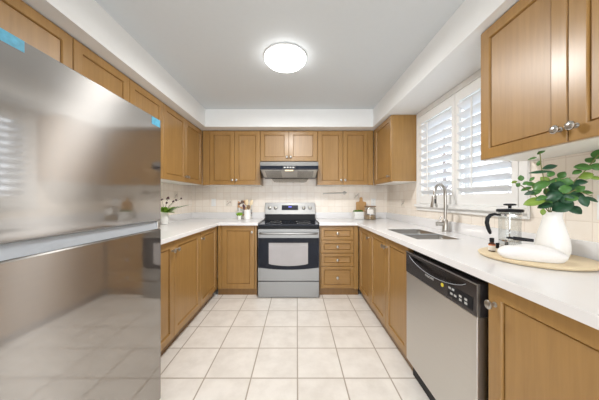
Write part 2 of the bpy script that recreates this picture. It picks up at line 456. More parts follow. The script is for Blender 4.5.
# --- uppers
U0, U1 = 1.42, SZ-0.003
LX = -1.35
def left_up(y0, y1, z0, label, k):
    w = y1-y0; m = w/2
    cabinet('wall_cabinet', label, (LX, y0+g, 0), PI/2, w-2*g, z0, U1, 0.28, [(0, m-g, m-0.03, z0+0.07), (m-g, w-2*g, m+0.03, z0+0.07)], white_under=True)
left_up(2.335, 3.284, U0, 'two-door wooden wall cabinet over the left counter, in the corner beyond the fridge', 1)
left_up(1.395, 2.335, U0, 'two-door wooden wall cabinet on left wall, next to the fridge top', 1)
cabinet('wall_cabinet', 'short wooden wall cabinet directly above the stainless fridge', (LX, 0.46, 0), PI/2, 0.934, 1.78, U1, 0.28,
        [(0, 0.467, 0.437, 1.85), (0.467, 0.934, 0.497, 1.85)], white_under=True)
UY = 3.285
cabinet('wall_cabinet', 'two-door wooden wall cabinet on back wall left of the range hood', (-1.348, UY, 0), 0, 0.825, U0, U1, 0.30,
        [(0.105, 0.459, 0.430, 1.49), (0.459, 0.824, 0.488, 1.49)], white_under=True, filler=[(0.003, 0.103)])
cabinet('wall_cabinet', 'short two-door wooden cabinet directly above the range hood', (-0.522, UY, 0), 0, 0.812, 1.757, U1, 0.30,
        [(0, 0.406, 0.379, 1.817), (0.406, 0.812, 0.433, 1.817)])
cabinet('wall_cabinet', 'two-door wooden wall cabinet on back wall right of the range hood', (0.291, UY, 0), 0, 0.797, U0, U1, 0.30,
        [(0.002, 0.363, 0.335, 1.49), (0.363, 0.719, 0.391, 1.49)], white_under=True, filler=[(0.721, 0.796)])
RX = 1.09
cabinet('wall_cabinet', 'single-door wooden wall cabinet between back corner and window, side panel lit by daylight', (RX, 3.28, 0), -PI/2, 0.60, U0, U1, 0.305,
        [(0.045, 0.60, 0.545, 1.49)], white_under=True, filler=[(0, 0.043)])
cabinet('wall_cabinet', 'large close wooden wall cabinet at upper right, above the eucalyptus vase', (RX, 1.374, 0), -PI/2, 0.888, 1.443, U1, 0.305,
        [(0, 0.443, 0.418, 1.503), (0.443, 0.888, 0.473, 1.503)], white_under=True)
# --- base
B0, B1 = 0.085, 0.886
FX, FR, FY = -1.006, 0.78, 2.915
cabinet('base_cabinet', 'two-door wooden base cabinet beside the fridge under the left counter', (FX, 1.391, 0), PI/2, 1.014, B0, B1, 0.60,
        [(0, 0.502, 0.469, 0.80), (0.502, 1.014, 0.535, 0.80)], toe=0.05)
cabinet('base_cabinet', 'single-door wooden base cabinet under the left counter at the back corner', (FX, 2.407, 0), PI/2, 0.505, B0, B1, 0.60,
        [(0, 0.487, 0.033, 0.80)], toe=0.05, filler=[(0.489, 0.504)])
cabinet('base_cabinet', 'single-door wooden base cabinet left of the range on back wall', (-1.004, FY, 0), 0, 0.498, B0, B1, 0.60,
        [(0.055, 0.470, 0.44, 0.805)], toe=0.03, filler=[(0.001, 0.053), (0.472, 0.497)])
cabinet('base_cabinet', 'wooden base unit of four stacked drawers right of the range', (0.284, FY, 0), 0, 0.494, B0, B1, 0.60,
        drawers=[(0.018, 0.434, 0.706, 0.868), (0.018, 0.434, 0.540, 0.700), (0.018, 0.434, 0.374, 0.534), (0.018, 0.434, 0.094, 0.368)], toe=0.03, filler=[(0.0, 0.016), (0.436, 0.492)])
cabinet('base_cabinet', 'narrow single-door wooden base cabinet under right counter, in the back corner by the drawers', (FR, 2.912, 0), -PI/2, 0.447, B0, B1, 0.60,
        [(0.020, 0.446, 0.413, 0.80)], toe=0.04, filler=[(0.001, 0.018)])
# sink base: its box is low so the bowls hang free above it
t = thing('base_cabinet', 'two-door wooden base cabinet under the sink, left of the dishwasher', 'cabinet', (FR, 2.463, 0), -PI/2)
MB().box(0, 0.842, 0.0215, 0.60, B0, 0.66, 0.0015, 1).build('carcass', 'wood', t)
MB().box(0, 0.842, 0.0215, 0.042, 0.661, B1, 0.0015, 1).build('front_rail', 'wood', t)
MB().box(0, 0.842, 0.04, 0.60, 0.0005, B0-0.0005).build('toe_kick', 'wood_shade', t)
for a, b, kx in ((0, 0.430, 0.402), (0.430, 0.842, 0.458)):
    dr = MB().panel(a+0.0015, b-0.0015, B0+0.003, B1-0.004).build('door', 'wood', t); knob(dr, kx, 0.80)
cabinet('base_cabinet', 'close wooden base cabinet right of the dishwasher with one large door', (FR, 0.945, 0), -PI/2, 0.60, B0, B1, 0.60,
        [(0, 0.598, 0.035, 0.80)], toe=0.04)

# ------------------------------------------------------------------ worktops
C0, C1 = 0.888, 0.925
RG0, RG1 = -0.483, 0.275        # range sides
t = thing('worktop', 'white quartz worktop along left wall, turning to the range', 'worktop', (0, 0, C0))
dz = -C0
def at0(mb): return mb
mb = MB().grid([XL+g, -0.976, RG0-0.005], [1.391, 2.888, YB-g], lambda x, y: not (x > -0.976 and y < 2.888), 0, C1-C0, 'z', 0.003); mb.build('slab', 'quartz', t)
mb = MB().grid([XL+g, XL+0.019, RG0-0.005], [1.391, YB-0.019, YB-g], lambda x, y: x < XL+0.019 or y > YB-0.019, C1-C0, C1-C0+0.09, 'z', 0.002); mb.build('upstand', 'quartz', t)
SX0, SX1, SY0, SY1 = 0.877, 1.205, 1.68, 2.28
t = thing('worktop', 'white quartz worktop along right wall with the sink cut into it', 'worktop', (0, 0, C0))
MB().grid([RG1+0.005, 0.75, SX0, SX1, XR-g], [0.345, SY0, SY1, 2.888, YB-g], lambda x, y: not ((x < 0.75 and y < 2.888) or (SX0 < x < SX1 and SY0 < y < SY1)), 0, C1-C0, 'z', 0.003).build('slab', 'quartz', t)
MB().grid([RG1+0.005, XR-0.019, XR-g], [0.345, YB-0.019, YB-g], lambda x, y: x > XR-0.019 or y > YB-0.019, C1-C0, C1-C0+0.09, 'z', 0.002).build('upstand', 'quartz', t)

# ------------------------------------------------------------------ sink and faucet
t = thing('kitchen_sink', 'stainless double-bowl undermount sink in the right counter below the window', 'sink', (0, 0, 0.70))
def bowl(y0, y1, zt):
    mb = MB(); x0, x1 = SX0+0.0045, SX1-0.0045
    def rr(i, z):
        r = 0.035; pts = []
        for cx, cy, a0 in ((x1-i-r, y1-i-r, 0), (x0+i+r, y1-i-r, 90), (x0+i+r, y0+i+r, 180), (x1-i-r, y0+i+r, 270)):
            for k in range(5):
                a = R(a0 + k*22.5); pts.append((cx+r*math.cos(a), cy+r*math.sin(a), z))
        return pts
    mb.loft([rr(0, zt), rr(0.004, 0.05), rr(0.02, 0.01), rr(0.05, 0.004)], caps=False)
    mb.b.faces.new(mb.ring(rr(0.05, 0.004)))
    bmesh.ops.remove_doubles(mb.b, verts=mb.b.verts, dist=0.0001)
    bmesh.ops.recalc_face_normals(mb.b, faces=mb.b.faces)
    o = mb.build('bowl', 'steel_sink', t)
    md = o.modifiers.new('thickness', 'SOLIDIFY'); md.thickness = 0.002; md.offset = 1
    MB().lathe([(0.042, 0.004), (0.042, 0.0065), (0.03, 0.0075), (0.02, 0.006)], ((SX0+SX1)/2, (y0+y1)/2, 0), 24).build('drain', 'chrome', o)
bowl(SY0+0.0045, 1.935, 0.221); bowl(1.965, SY1-0.0045, 0.221)
MB().box(SX0+0.006, SX1-0.006, 1.9375, 1.9625, 0.18, 0.2235, 0.004).build('divider', 'alu', t)

t = thing('kitchen_faucet', 'brushed nickel pull-down gooseneck faucet behind the sink', 'faucet', (1.335, 2.08, C1+0.0005))
MB().lathe([(0.030, 0), (0.030, 0.006), (0.024, 0.010), (0.023, 0.10), (0.018, 0.108)], (0,0,0), 24).build('base', 'nickel', t)
u = Vector((-0.86, -0.50, 0)).normalized()
pts = [Vector((0,0,0.10)), Vector((0,0,0.20)), Vector((0,0,0.32))]
rad = 0.085
for i in range(1, 13):
    a = PI*i/12*0.97
    pts.append(u*(rad-rad*math.cos(a)) + Vector((0,0,0.335+rad*math.sin(a))))
end = pts[-1]; dn = Vector((u.x*-0.02, u.y*-0.02, -1)).normalized()
dn = (u*0.10+Vector((0,0,-1))).normalized()
pts.append(end+dn*0.02)
MB().tube(pts, 0.0125, 16).build('spout', 'nickel', t)
e = pts[-1]
sp = MB().lathe([(0.0155, 0), (0.019, 0.010), (0.020, 0.05), (0.027, 0.085), (0.0275, 0.102), (0.022, 0.104)], e, 20, dn).build('spray_head', 'nickel', t)
side = Vector((0.5,-0.86,0))
MB().box(-0.006, 0.006, -0.003, 0.003, -0.02, 0.02, 0.002).build('spray_button', 'black', sp, e+dn*0.05+Vector((-0.004,-0.0215,0)))
MB().lathe([(0.017, 0.0), (0.017, 0.058), (0.0195, 0.06), (0.0195, 0.072), (0.015, 0.075)], (0,0,0.068), 20, (-0.94, 0.34, 0)).build('handle_hub', 'nickel', t)
MB().tube([(-0.055, 0.02, 0.08), (-0.044, 0.014, 0.105), (-0.03, 0.008, 0.135)], [0.006, 0.006, 0.008], 10).build('lever', 'nickel', t)

# ------------------------------------------------------------------ fridge
FF = -0.815; FA, FB = 0.520, 1.386
t = thing('refrigerator', 'tall stainless refrigerator with freezer on top, filling the left foreground', 'refrigerator', (0, 0, 0))
MB().box(XL+0.02, FF-0.075, FA+0.004, FB-0.004, 0.02, 1.685, 0.006).build('cabinet', 'grey_case', t)
def fdoor(name, z0, z1):
    mb = MB(); n = 12; poly = []
    r = 0.005
    front = []
    for i in range(n+1):
        y = FA + r + (FB-FA-2*r)*i/n
        front.append((FF, y))
    pts = [(FF-0.07, FA), (FF-r, FA), (FF-r*0.3, FA+r*0.3)] + front + [(FF-r*0.3, FB-r*0.3), (FF-r, FB), (FF-0.07, FB)]
    q = lambda i, z: [(max(FF-0.07, x-i) if x > FF-0.069 else x, min(max(y, FA+i), FB-i), z) for x, y in pts]
    mb.loft([q(0.006, z0), q(0, z0+0.006), q(0, z1-0.006), q(0.006, z1)])
    return mb.build(name, 'fridge', t, smooth=12)
d1 = fdoor('freezer_door', 1.090, 1.690)
d2 = fdoor('fridge_door', 0.022, 1.042)
# scooped hand grip between the doors
MB().prism([(FF-0.004, 1.0435), (FF-0.05, 1.0435), (FF-0.05, 1.0875), (FF-0.016, 1.0875)], FA+0.035, FB-0.03, 'y').build('grip_channel', 'alu', t)
# prism along y needs (x,z) pairs
MB().box(FF-0.05, FF-0.003, FA+0.004, FA+0.034, 1.0435, 1.086, 0.003).build('grip_end', 'steel', t)
MB().box(FF-0.05, FF-0.003, FB-0.029, FB-0.004, 1.0435, 1.086, 0.003).build('grip_end', 'steel', t)
MB().box(FF+0.0003, FF+0.0011, FA+0.03, 0.690, 1.652, 1.686).build('film_tape', 'blue_film', d1)['label'] = 'blue protective film tape at near top corner'
MB().box(FF+0.0003, FF+0.0011, 1.296, FB-0.013, 1.640, 1.682).build('film_tape', 'blue_film', d1)['label'] = 'blue protective film tape at far top corner'
for yy in (FA+0.08, FB-0.08):
    MB().lathe([(0.02, 0), (0.02, 0.02)], (FF-0.12, yy, 0.0003), 14).build('foot', 'black', t)

# ------------------------------------------------------------------ range
RF = 2.84
t = thing('electric_range', 'freestanding stainless and black electric range on the back wall', 'range', (0, 0, 0))
RC = (RG0+RG1)/2
MB().box(RG0, RG1, RF+0.045, YB-0.03, 0.03, 0.885, 0.003).build('body', 'black', t)
for xx in (RG0+0.05, RG1-0.05):
    for yy in (RF+0.09, YB-0.09):
        MB().lathe([(0.018, 0), (0.018, 0.029)], (xx, yy, 0.0005), 12).build('foot', 'black', t)
ct = MB().box(RG0, RG1, RF+0.008, YB-0.15, 0.8855, 0.908, 0.004).build('cooktop', 'black_glass', t)
for bx, by, br in ((-0.19, 0.13, 0.10), (0.19, 0.13, 0.085), (-0.19, 0.38, 0.075), (0.19, 0.38, 0.10)):
    MB().lathe([(br, 0), (br, 0.0004), (br-0.004, 0.0005), (br-0.004, 0)], (RC+bx, RF+by, 0.9083), 40, caps=False).build('burner_ring', 'grey_print', ct)
# backguard
bgd = MB().prism([(YB-0.14, 0.886), (YB-0.035, 0.886), (YB-0.035, 1.165), (YB-0.085, 1.165), (YB-0.14, 0.99)], RG0+0.003, RG1-0.003, 'x').build('backguard', 'black', t)
nrm = Vector((0, -0.175, 0.055)).normalized()   # face direction of the sloping panel
A = Vector((0, YB-0.14, 0.99)); B = Vector((0, YB-0.085, 1.165))
ez = (B-A).normalized(); nf = Vector((0, -ez.z, ez.y))
def on_face(x, v, off): return Vector((x, 0, 0)) + A + ez*v + nf*off
rx = math.atan2(ez.z, ez.y)
def face_box(name, mat, x, v, w, h, thick, parent, off=0.0005, bev=0.002):
    o = MB().box(-w/2, w/2, -h/2, h/2, 0, thick, bev).build(name, mat, parent)
    o.location = on_face(x, v, off); o.rotation_euler = (rx, 0, 0); return o
L = (B-A).length
cp = face_box('control_panel', 'steel_range', RC, L/2, RG1-RG0-0.008, L-0.004, 0.010, t, bev=0.003)
dp = face_box('display', 'lcd', RC-0.002, L/2+0.012, 0.245, 0.075, 0.002, t, off=0.011, bev=0.0)
for k in range(3): face_box('clock_digit', 'blue_led', RC-0.016+0.016*k, L/2+0.024, 0.010, 0.016, 0.0006, t, off=0.0135, bev=0.0)
for kx in (-0.305, -0.215, 0.205, 0.300):
    o = MB().lathe([(0.026, 0), (0.026, 0.006), (0.021, 0.010), (0.019, 0.024), (0.016, 0.026)], (0,0,0), 22).build('knob', 'nickel', t)
    o.location = on_face(RC+kx, L/2+0.008, 0.011); o.rotation_euler = (rx, 0, 0)
# oven door: steel surround, black glass with a curved lower edge, window
od = MB().box(RG0+0.002, RG1-0.002, RF, RF+0.044, 0.212, 0.850, 0.004).build('oven_door', 'steel_range', t)
n = 16
gx0, gx1 = RG0+0.006, RG1-0.006
poly = [(gx0, 0.742), (gx0, 0.385)] + [(gx0+(gx1-gx0)*i/n, 0.352+0.026*((2*i/n-1)**2)) for i in range(n+1)] + [(gx1, 0.385), (gx1, 0.742)]
poly = [poly[0]] + poly[2:-2] + [poly[-1]]
MB().prism(poly, RF-0.004, RF-0.0005, 'y').build('door_glass', 'black_glass', od)
wx0, wx1 = (268.8-297)/81.4, (308-297)/81.4
poly = [(wx0, 0.682), (wx0, 0.425)] + [(wx0+(wx1-wx0)*i/n, 0.398+0.024*((2*i/n-1)**2)) for i in range(1, n)] + [(wx1, 0.425), (wx1, 0.682)]
MB().prism(poly, RF-0.0055, RF-0.0043, 'y').build('window', 'oven_window', od)['label'] = 'oven window, grey standing in for a reflection'
hp = [(RG0+0.035+0.0, RF-0.004, 0.800)]
W = RG1-RG0
hpts = [(RG0+0.03, RF, 0.800), (RG0+0.032, RF-0.03, 0.800)] + [(RG0+0.05+(W-0.10)*i/10, RF-0.045-0.012*math.sin(PI*i/10), 0.800) for i in range(11)] + [(RG1-0.032, RF-0.03, 0.800), (RG1-0.03, RF, 0.800)]
MB().tube(hpts, 0.0115, 12).build('handle', 'steel_range', od)
MB().box(RG0+0.002, RG1-0.002, RF+0.002, RF+0.044, 0.006, 0.203, 0.005).build('storage_drawer', 'steel_range', t)

# ------------------------------------------------------------------ range hood
t = thing('range_hood', 'stainless under-cabinet range hood with dark front strip above the range', 'range hood', (0, 0, 0))
HX0, HX1 = RC-0.386, RC+0.386
MB().prism([(3.055, 1.612), (3.055, 1.712), (3.283, 1.752), (3.58, 1.753), (3.58, 1.535), (3.40, 1.535)], HX0, HX1, 'x').build('body', 'hood_steel', t)
st = MB().box(HX0+0.002, HX1-0.002, 3.046, 3.0545, 1.613, 1.660, 0.002).build('front_strip', 'black_glass', t)
MB().box(RC-0.085, RC+0.085, 3.0435, 3.0458, 1.622, 1.652, 0.001).build('switch_panel', 'charcoal', st)
for k in range(4): MB().box(RC-0.07+0.038*k, RC-0.046+0.038*k, 3.0415, 3.0434, 1.630, 1.644, 0.001).build('switch', 'grey_print', st)
sl = Vector((0, 0.345, -0.077)).normalized()
def under(name, mat, x0, x1, s0, s1, th, parent=t):
    o = MB().box(x0, x1, s0, s1, -th, -0.0005, 0.001).build(name, mat, parent)
    o.location = (0, 3.055, 1.612); o.rotation_euler = (math.atan2(sl.z, sl.y), 0, 0); return o
under('underside_panel', 'steel', RC-0.375, RC+0.375, 0.012, 0.345, 0.002)
for a, b in ((RC-0.33, RC-0.11), (RC+0.11, RC+0.33)):
    f = under('grease_filter', 'filter', a, b, 0.05, 0.33, 0.004)
under('lamp_cover', 'bulb', RC-0.055, RC+0.055, 0.015, 0.05, 0.006)
MB().prism([(-0.28, 1.533), (0.28, 1.533), (0.24, 1.475), (0.2, 1.468), (-0.2, 1.468), (-0.24, 1.475)], 3.452, 3.458, 'y').build('visor', 'visor', t, (RC, 0, 0))

# ------------------------------------------------------------------ dishwasher
t = thing('dishwasher', 'stainless dishwasher with dark control panel under right counter', 'dishwasher', (0.76, 1.612, 0), -PI/2)
w = 0.648
MB().box(0.006, w-0.012, 0.05, 0.60, 0.06, 0.868, 0.003).build('tub', 'black', t)
MB().box(0.006, w-0.012, 0.0, 0.049, 0.115, 0.716, 0.005).build('door_panel', 'steel', t)
cp = MB()
px0, px1, pz0, pz1 = 0.004, w-0.010, 0.718, 0.858
# control panel with a scooped pocket: rows of quads around an arc cut-out
hx0, hx1, hzt = 0.05, w-0.075, 0.838
n = 20
arc = [(hx0+(hx1-hx0)*i/n, hzt-0.052*(1-(2*i/n-1)**2)**0.8 - 0.002) for i in range(n+1)]
b = cp.b
def vv(x, y, z): return b.verts.new((x, y, z))
bot = [vv(x, 0, pz0) for x, z in arc]; top = [vv(x, 0, z) for x, z in arc]
topi = [vv(x, 0.03, z) for x, z in arc]
lin = [vv(x, 0, hzt) for x, z in arc]; lini = [vv(x, 0.03, hzt) for x, z in arc]; up = [vv(x, 0, pz1) for x, z in arc]
upb = [vv(x, 0.048, pz1) for x, z in arc]
for i in range(n):
    for p, q in ((bot, top), (top, topi), (lin, lini), (lin, up), (up, upb), (topi, lini)):
        b.faces.new((p[i], p[i+1], q[i+1], q[i]))
bmesh.ops.remove_doubles(b, verts=b.verts, dist=1e-5)
cp.box(px0, hx0, 0, 0.048, pz0, pz1); cp.box(hx1, px1, 0, 0.048, pz0, pz1)
panel = cp.build('control_panel', 'charcoal', t, smooth=30)
MB().box(px0, px1, -0.004, -0.0003, pz1-0.006, pz1, 0.001).build('top_trim', 'steel_range', panel)
MB().box(px1+0.0005, px1+0.004, -0.003, 0.010, pz0, pz1, 0.001).build('side_trim', 'steel_range', panel)
MB().tube([(x, -0.001, z-0.002) for x, z in arc], 0.0013, 6).build('pocket_rim', 'alu', panel)
text('FRIGIDAIRE', 'logo', 0.017, 'grey_print', panel, (0.285, -0.0006, 0.768), (PI/2, 0, 0))
MB().lathe([(0.010, 0), (0.010, 0.003), (0.008, 0.004)], (0.405, 0, 0.768), 18, (0,-1,0)).build('start_button', 'yellow', panel)['label'] = 'yellow round button'
MB().box(0.45, 0.615, -0.0015, -0.0003, 0.735, 0.79, 0.0).build('button_pad', 'black', panel)
for bx, bz in ((0.465, 0.776), (0.49, 0.776), (0.478, 0.752), (0.505, 0.752), (0.54, 0.765), (0.575, 0.765), (0.54, 0.748), (0.575, 0.748)):
    MB().box(bx-0.008, bx+0.008, -0.0028, -0.0016, bz-0.005, bz+0.005).build('button', 'grey_print', panel)
MB().box(0.01, w-0.016, 0.045, 0.52, 0.0005, 0.059).build('toe_kick', 'black', t)

# ------------------------------------------------------------------ ceiling light
t = thing('ceiling_light', 'round flush white ceiling light glowing in the middle of ceiling', 'ceiling light', (-0.1, 1.985, HC-0.001))
t.scale = (0.92, 0.92, 1)
MB().lathe([(0.195, 0), (0.198, -0.003), (0.198, -0.012), (0.194, -0.014)], (0,0,0), 48).build('base', 'trim', t)
MB().lathe([(0.193, -0.0145), (0.190, -0.030), (0.165, -0.052), (0.12, -0.064), (0.06, -0.070), (0.01, -0.0715)], (0,0,0), 48).build('diffuser', 'lamp', t)

ld = bpy.data.lights.new('ceiling_lamp_glow', 'AREA'); ld.shape = 'DISK'; ld.size = 0.33; ld.energy = 26; ld.color = (1, 0.992, 0.975)
lo = bpy.data.objects.new('ceiling_lamp_glow', ld); lo.location = (-0.1, 1.985, HC-0.078); COL.objects.link(lo)

# ------------------------------------------------------------------ wall plates, bar, decorated tiles
def outlet(label, loc, rot, kind):
    t = thing('wall_outlet', label, 'outlet', loc, rot)
    pl = MB().box(-0.035, 0.035, -0.006, -0.0006, -0.0575, 0.0575, 0.002).build('plate', 'white_plastic', t)
    if kind == 'switch':
        MB().box(-0.016, 0.016, -0.010, -0.0062, -0.033, 0.033, 0.002).build('rocker', 'white_plastic', t)
    else:
        for s in (-1, 1):
            f = MB().box(-0.015, 0.015, -0.008, -0.0062, s*0.02-0.014, s*0.02+0.014, 0.003).build('socket', 'white_plastic', t)
            for k in (-1, 1): MB().box(k*0.006-0.001, k*0.006+0.001, -0.0085, -0.0081, s*0.02-0.004, s*0.02+0.006).build('slot', 'black', f)
outlet('white switch plate on back wall near the left corner', (-1.295, YB, 1.168), 0, 'switch')
outlet('white outlet plate on back wall above the glass jar', (1.185, YB, 1.17), 0, 'socket')
outlet('white outlet plate on right wall behind the eucalyptus', (XR, 1.04, 1.178), -PI/2, 'socket')
t = thing('towel_bar', 'slim metal bar on back wall below the right-hand cabinets', 'towel bar', (0.40, YB, 1.305))
MB().lathe([(0.026, 0.0006), (0.026, 0.008), (0.012, 0.012), (0.011, 0.05)], (0.335, 0, 0.012), 20, (0,-1,0)).build('mount', 'nickel', t)
MB().tube([(0.0, -0.05, 0.0), (0.17, -0.05, 0.006), (0.362, -0.05, 0.013)], 0.0085, 12).build('rod', 'nickel', t)
MB().ball((0.335, -0.05, 0.012), 0.017).build('joint', 'nickel', t)
def decor(label, loc, rot, seed):
    rnd = random.Random(seed)
    t = thing('decorative_tile', label, 'tile', loc, rot)
    MB().box(-0.051, 0.051, -0.003, -0.0006, -0.051, 0.051, 0.001).build('tile', 'tile_plain', t)
    s = MB(); p = MB()
    s.tube([(-0.035, -0.0038, -0.03), (-0.005, -0.0038, 0.0), (0.03, -0.0038, 0.02)], 0.0014, 5)
    for k in range(6):
        x = -0.03+0.011*k; z = -0.025+0.010*k+rnd.uniform(-.012, .012)
        s.ball((x, -0.0034, z), 0.009, 0.001, 0.0045, 1)
    for k in range(3): p.ball((rnd.uniform(-.02, .025), -0.0034, rnd.uniform(-.02, .03)), 0.010, 0.001, 0.009, 1)
    s.build('sprig', 'sprig', t); p.build('blossom', 'sprig_pink', t)
decor('floral tile in the backsplash, left of the utensil crock', (-1.06+0.004, YB, 1.1615), 0, 3)
decor('floral tile in the backsplash, above the cutting board handle', (0.916+0.055-0.04, YB, 1.27), 0, 5)
decor('floral tile on right wall between back corner and window', (XR, 3.05, 1.1615), -PI/2, 6)
decor('floral tile on left wall above the flower vase', (XL, 3.12, 1.27), PI/2, 8)

# ------------------------------------------------------------------ things on the back counter, left
CT = C1 + 0.0006
t = thing('potted_succulent', 'tiny white pot with bright green succulent beside the utensil crock', 'plant', (-0.825, 3.31, CT))
MB().lathe([(0.019, 0), (0.022, 0.002), (0.026, 0.062), (0.022, 0.062), (0.020, 0.05)], (0,0,0), 20).build('pot', 'ceramic', t)
mb = MB(); rnd = random.Random(2)
for k in range(26):
    a = k*2.4; r = 0.004+0.0009*k; p = Vector((r*math.cos(a), r*math.sin(a), 0.055))
    d = Vector((math.cos(a)*(0.15+k*0.018), math.sin(a)*(0.15+k*0.018), 1)).normalized()
    mb.tube([p, p+d*0.025, p+d*0.05], [0.005, 0.0065, 0.0015], 6)
mb.build('leaves', 'succulent', t)
t = thing('utensil_crock', 'white ceramic crock left of the range', 'crock', (-0.714, 3.33, CT))
MB().lathe([(0.043, 0), (0.046, 0.003), (0.047, 0.138), (0.045, 0.141), (0.042, 0.138), (0.041, 0.012), (0.0, 0.010)], (0,0,0), 28, caps=False).build('body', 'ceramic', t)
for k, (dx, dy, lx, ly, top, mat, kind, lab) in enumerate((
        (-0.016, 0.0, -0.010, 0.0, 0.28, 'bamboo', 'spoon', 'wooden spoon standing in the middle of the white crock'),
        (0.016, 0.008, 0.060, 0.01, 0.275, 'bamboo', 'spatula', 'wooden spatula leaning out right of the white crock'),
        (-0.024, -0.008, -0.055, -0.01, 0.21, 'flower', 'brush', 'short dark plum-headed utensil leaning left out of the white crock'),
        (0.004, -0.018, 0.022, -0.02, 0.20, 'lid_brown', 'spoon', 'short brown utensil at front of the white crock'))):
    tt = thing('kitchen_utensil', lab, 'utensil', (-0.714, 3.33, CT+0.014))
    a = Vector((dx*0.6, dy*0.6, 0)); e = Vector((lx, ly, top-0.014))
    MB().tube([a, a.lerp(e, 0.75)], 0.0055, 8).build('handle', mat, tt)
    q = a.lerp(e, 0.74); dr = (e-a).normalized()
    hw = 0.026 if kind != 'brush' else 0.02
    mb = MB(); rings = []
    for i in range(7):
        s = i/6; wv = hw*math.sin(PI*(0.12+0.80*s))**0.7; c = q.lerp(e+dr*0.01, s)
        rings.append([c+Vector((wv*math.cos(2*PI*j/12), 0.005*math.sin(2*PI*j/12), 0)) for j in range(12)])
    mb.loft(rings).build('head', mat, tt)
t = thing('print_board', 'square board with patterned print propped behind the white crock', 'picture', (-0.80, 3.528, CT+0.0015))
o = MB().box(-0.11, 0.11, 0, 0.012, 0, 0.275, 0.002).build('board', 'print', t); o.rotation_euler = (R(-5.5), 0, 0)

# ------------------------------------------------------------------ things on the back counter, right
t = thing('ribbed_planter', 'square white ribbed planter with moss in front of the cutting board', 'planter', (0.905, 3.42, CT))
mb = MB()
def sq(hw, z, r=0.012):
    pts = []
    for sx, sy, a0 in ((1,1,0), (-1,1,90), (-1,-1,180), (1,-1,270)):
        for k in range(4):
            a = R(a0+k*30); pts.append((sx*(hw-r)+r*math.cos(a), sy*(hw-r)+r*math.sin(a), z))
    return pts
rg = []
for i in range(6):
    z = 0.02*i; rg += [sq(0.062, z*0.92+0.0005), sq(0.072, z*0.92+0.004), sq(0.072, z*0.92+0.013), sq(0.062, z*0.92+0.0175)]
mb.loft(rg).build('pot', 'ceramic', t)
mb = MB(); rnd = random.Random(4)
for k in range(60): mb.ball((rnd.uniform(-.055, .055), rnd.uniform(-.055, .055), 0.112+rnd.uniform(-.004, .012)), 0.013, sub=1)
mb.build('moss', 'moss', t)
t = thing('cutting_board', 'wooden paddle cutting board leaning on back wall behind planter and jar', 'cutting board', (0.985, 3.523, CT+0.0018))
pl = [(-0.077, 0), (0.077, 0), (0.077, 0.235), (0.070, 0.25), (0.030, 0.256), (0.023, 0.27), (0.022, 0.31), (0.012, 0.322), (-0.012, 0.322), (-0.022, 0.31), (-0.023, 0.27), (-0.030, 0.256), (-0.070, 0.25), (-0.077, 0.235)]
o = MB().prism(pl, 0, 0.016, 'y').build('board', 'acacia', t); o.rotation_euler = (R(-4.5), 0, 0)
t = thing('storage_jar', 'glass storage jar with tan contents and brown lid on back counter', 'jar', (1.055, 3.33, CT))
MB().lathe([(0.068, 0), (0.078, 0.004), (0.08, 0.012), (0.08, 0.15), (0.07, 0.172), (0.066, 0.182)], (0,0,0), 32).build('glass', 'frost', t)
MB().lathe([(0.066, 0.004), (0.076, 0.007), (0.0765, 0.064), (0.05, 0.066)], (0,0,0), 32).build('contents', 'tan', t)
MB().lathe([(0.072, 0.183), (0.082, 0.184), (0.082, 0.195), (0.072, 0.197)], (0,0,0), 32).build('lid', 'lid_brown', t)
mb = MB()
rr = [[(0.0812*math.sin(a), -0.0812*math.cos(a), z) for a in [R(-48+9*i) for i in range(8)]] for z in (0.085, 0.15)]
mb.loft(rr, caps=False, closed=False).build('label', 'label', t)

# ------------------------------------------------------------------ flower vase on the left counter
t = thing('flower_vase', 'small white vase of plum flowers and leaves on left counter beyond the fridge', 'vase', (-1.535, 2.68, CT))
MB().lathe([(0.028, 0), (0.034, 0.003), (0.043, 0.05), (0.044, 0.09), (0.036, 0.13), (0.034, 0.152), (0.031, 0.152), (0.03, 0.13)], (0,0,0), 26).build('body', 'ceramic', t)
def leaf(mb, base, d, up, L, W, bend=0.15, n=6):
    base = Vector(base); d = Vector(d).normalized(); up = Vector(up); side = d.cross(up).normalized(); nn = side.cross(d).normalized()
    rows = []
    for i in range(n+1):
        s = i/n; w = W*math.sin(PI*min(1, 0.04+0.96*s))**0.75*0.5 if s < 1 else 0.0004
        c = base + d*(L*s) - nn*(bend*L*s*s)
        rows.append([c-side*w+nn*w*0.22, c, c+side*w+nn*w*0.22])
    vs = [[mb.b.verts.new(p) for p in r] for r in rows]
    for a, b in zip(vs, vs[1:]):
        for k in range(2): mb.b.faces.new((a[k], a[k+1], b[k+1], b[k]))
def thick(o, th=0.0006):
    md = o.modifiers.new('thickness', 'SOLIDIFY'); md.thickness = th; return o
mb = MB(); rnd = random.Random(5)
for k in range(22):
    a = rnd.uniform(-1.9, 1.4); leaf(mb, (0.005*math.cos(a), 0.005*math.sin(a), 0.13), (math.cos(a), math.sin(a), rnd.uniform(.25, 1.1)), (0,0,1), rnd.uniform(.10, .16), 0.055, 0.25)
thick(mb.build('leaves', 'succulent', t, smooth=None))
mb = MB()
leaf(mb, (0.01, 0.02, 0.14), (0.30, 0.55, 0.24), (0,0,1), 0.34, 0.035, 0.12, 10)
leaf(mb, (0.01, 0.0, 0.14), (0.55, -0.1, 0.30), (0,0,1), 0.20, 0.04, 0.12, 10)
thick(mb.build('long_leaves', 'leaf_mid', t, smooth=None))
st = MB(); fl = MB()
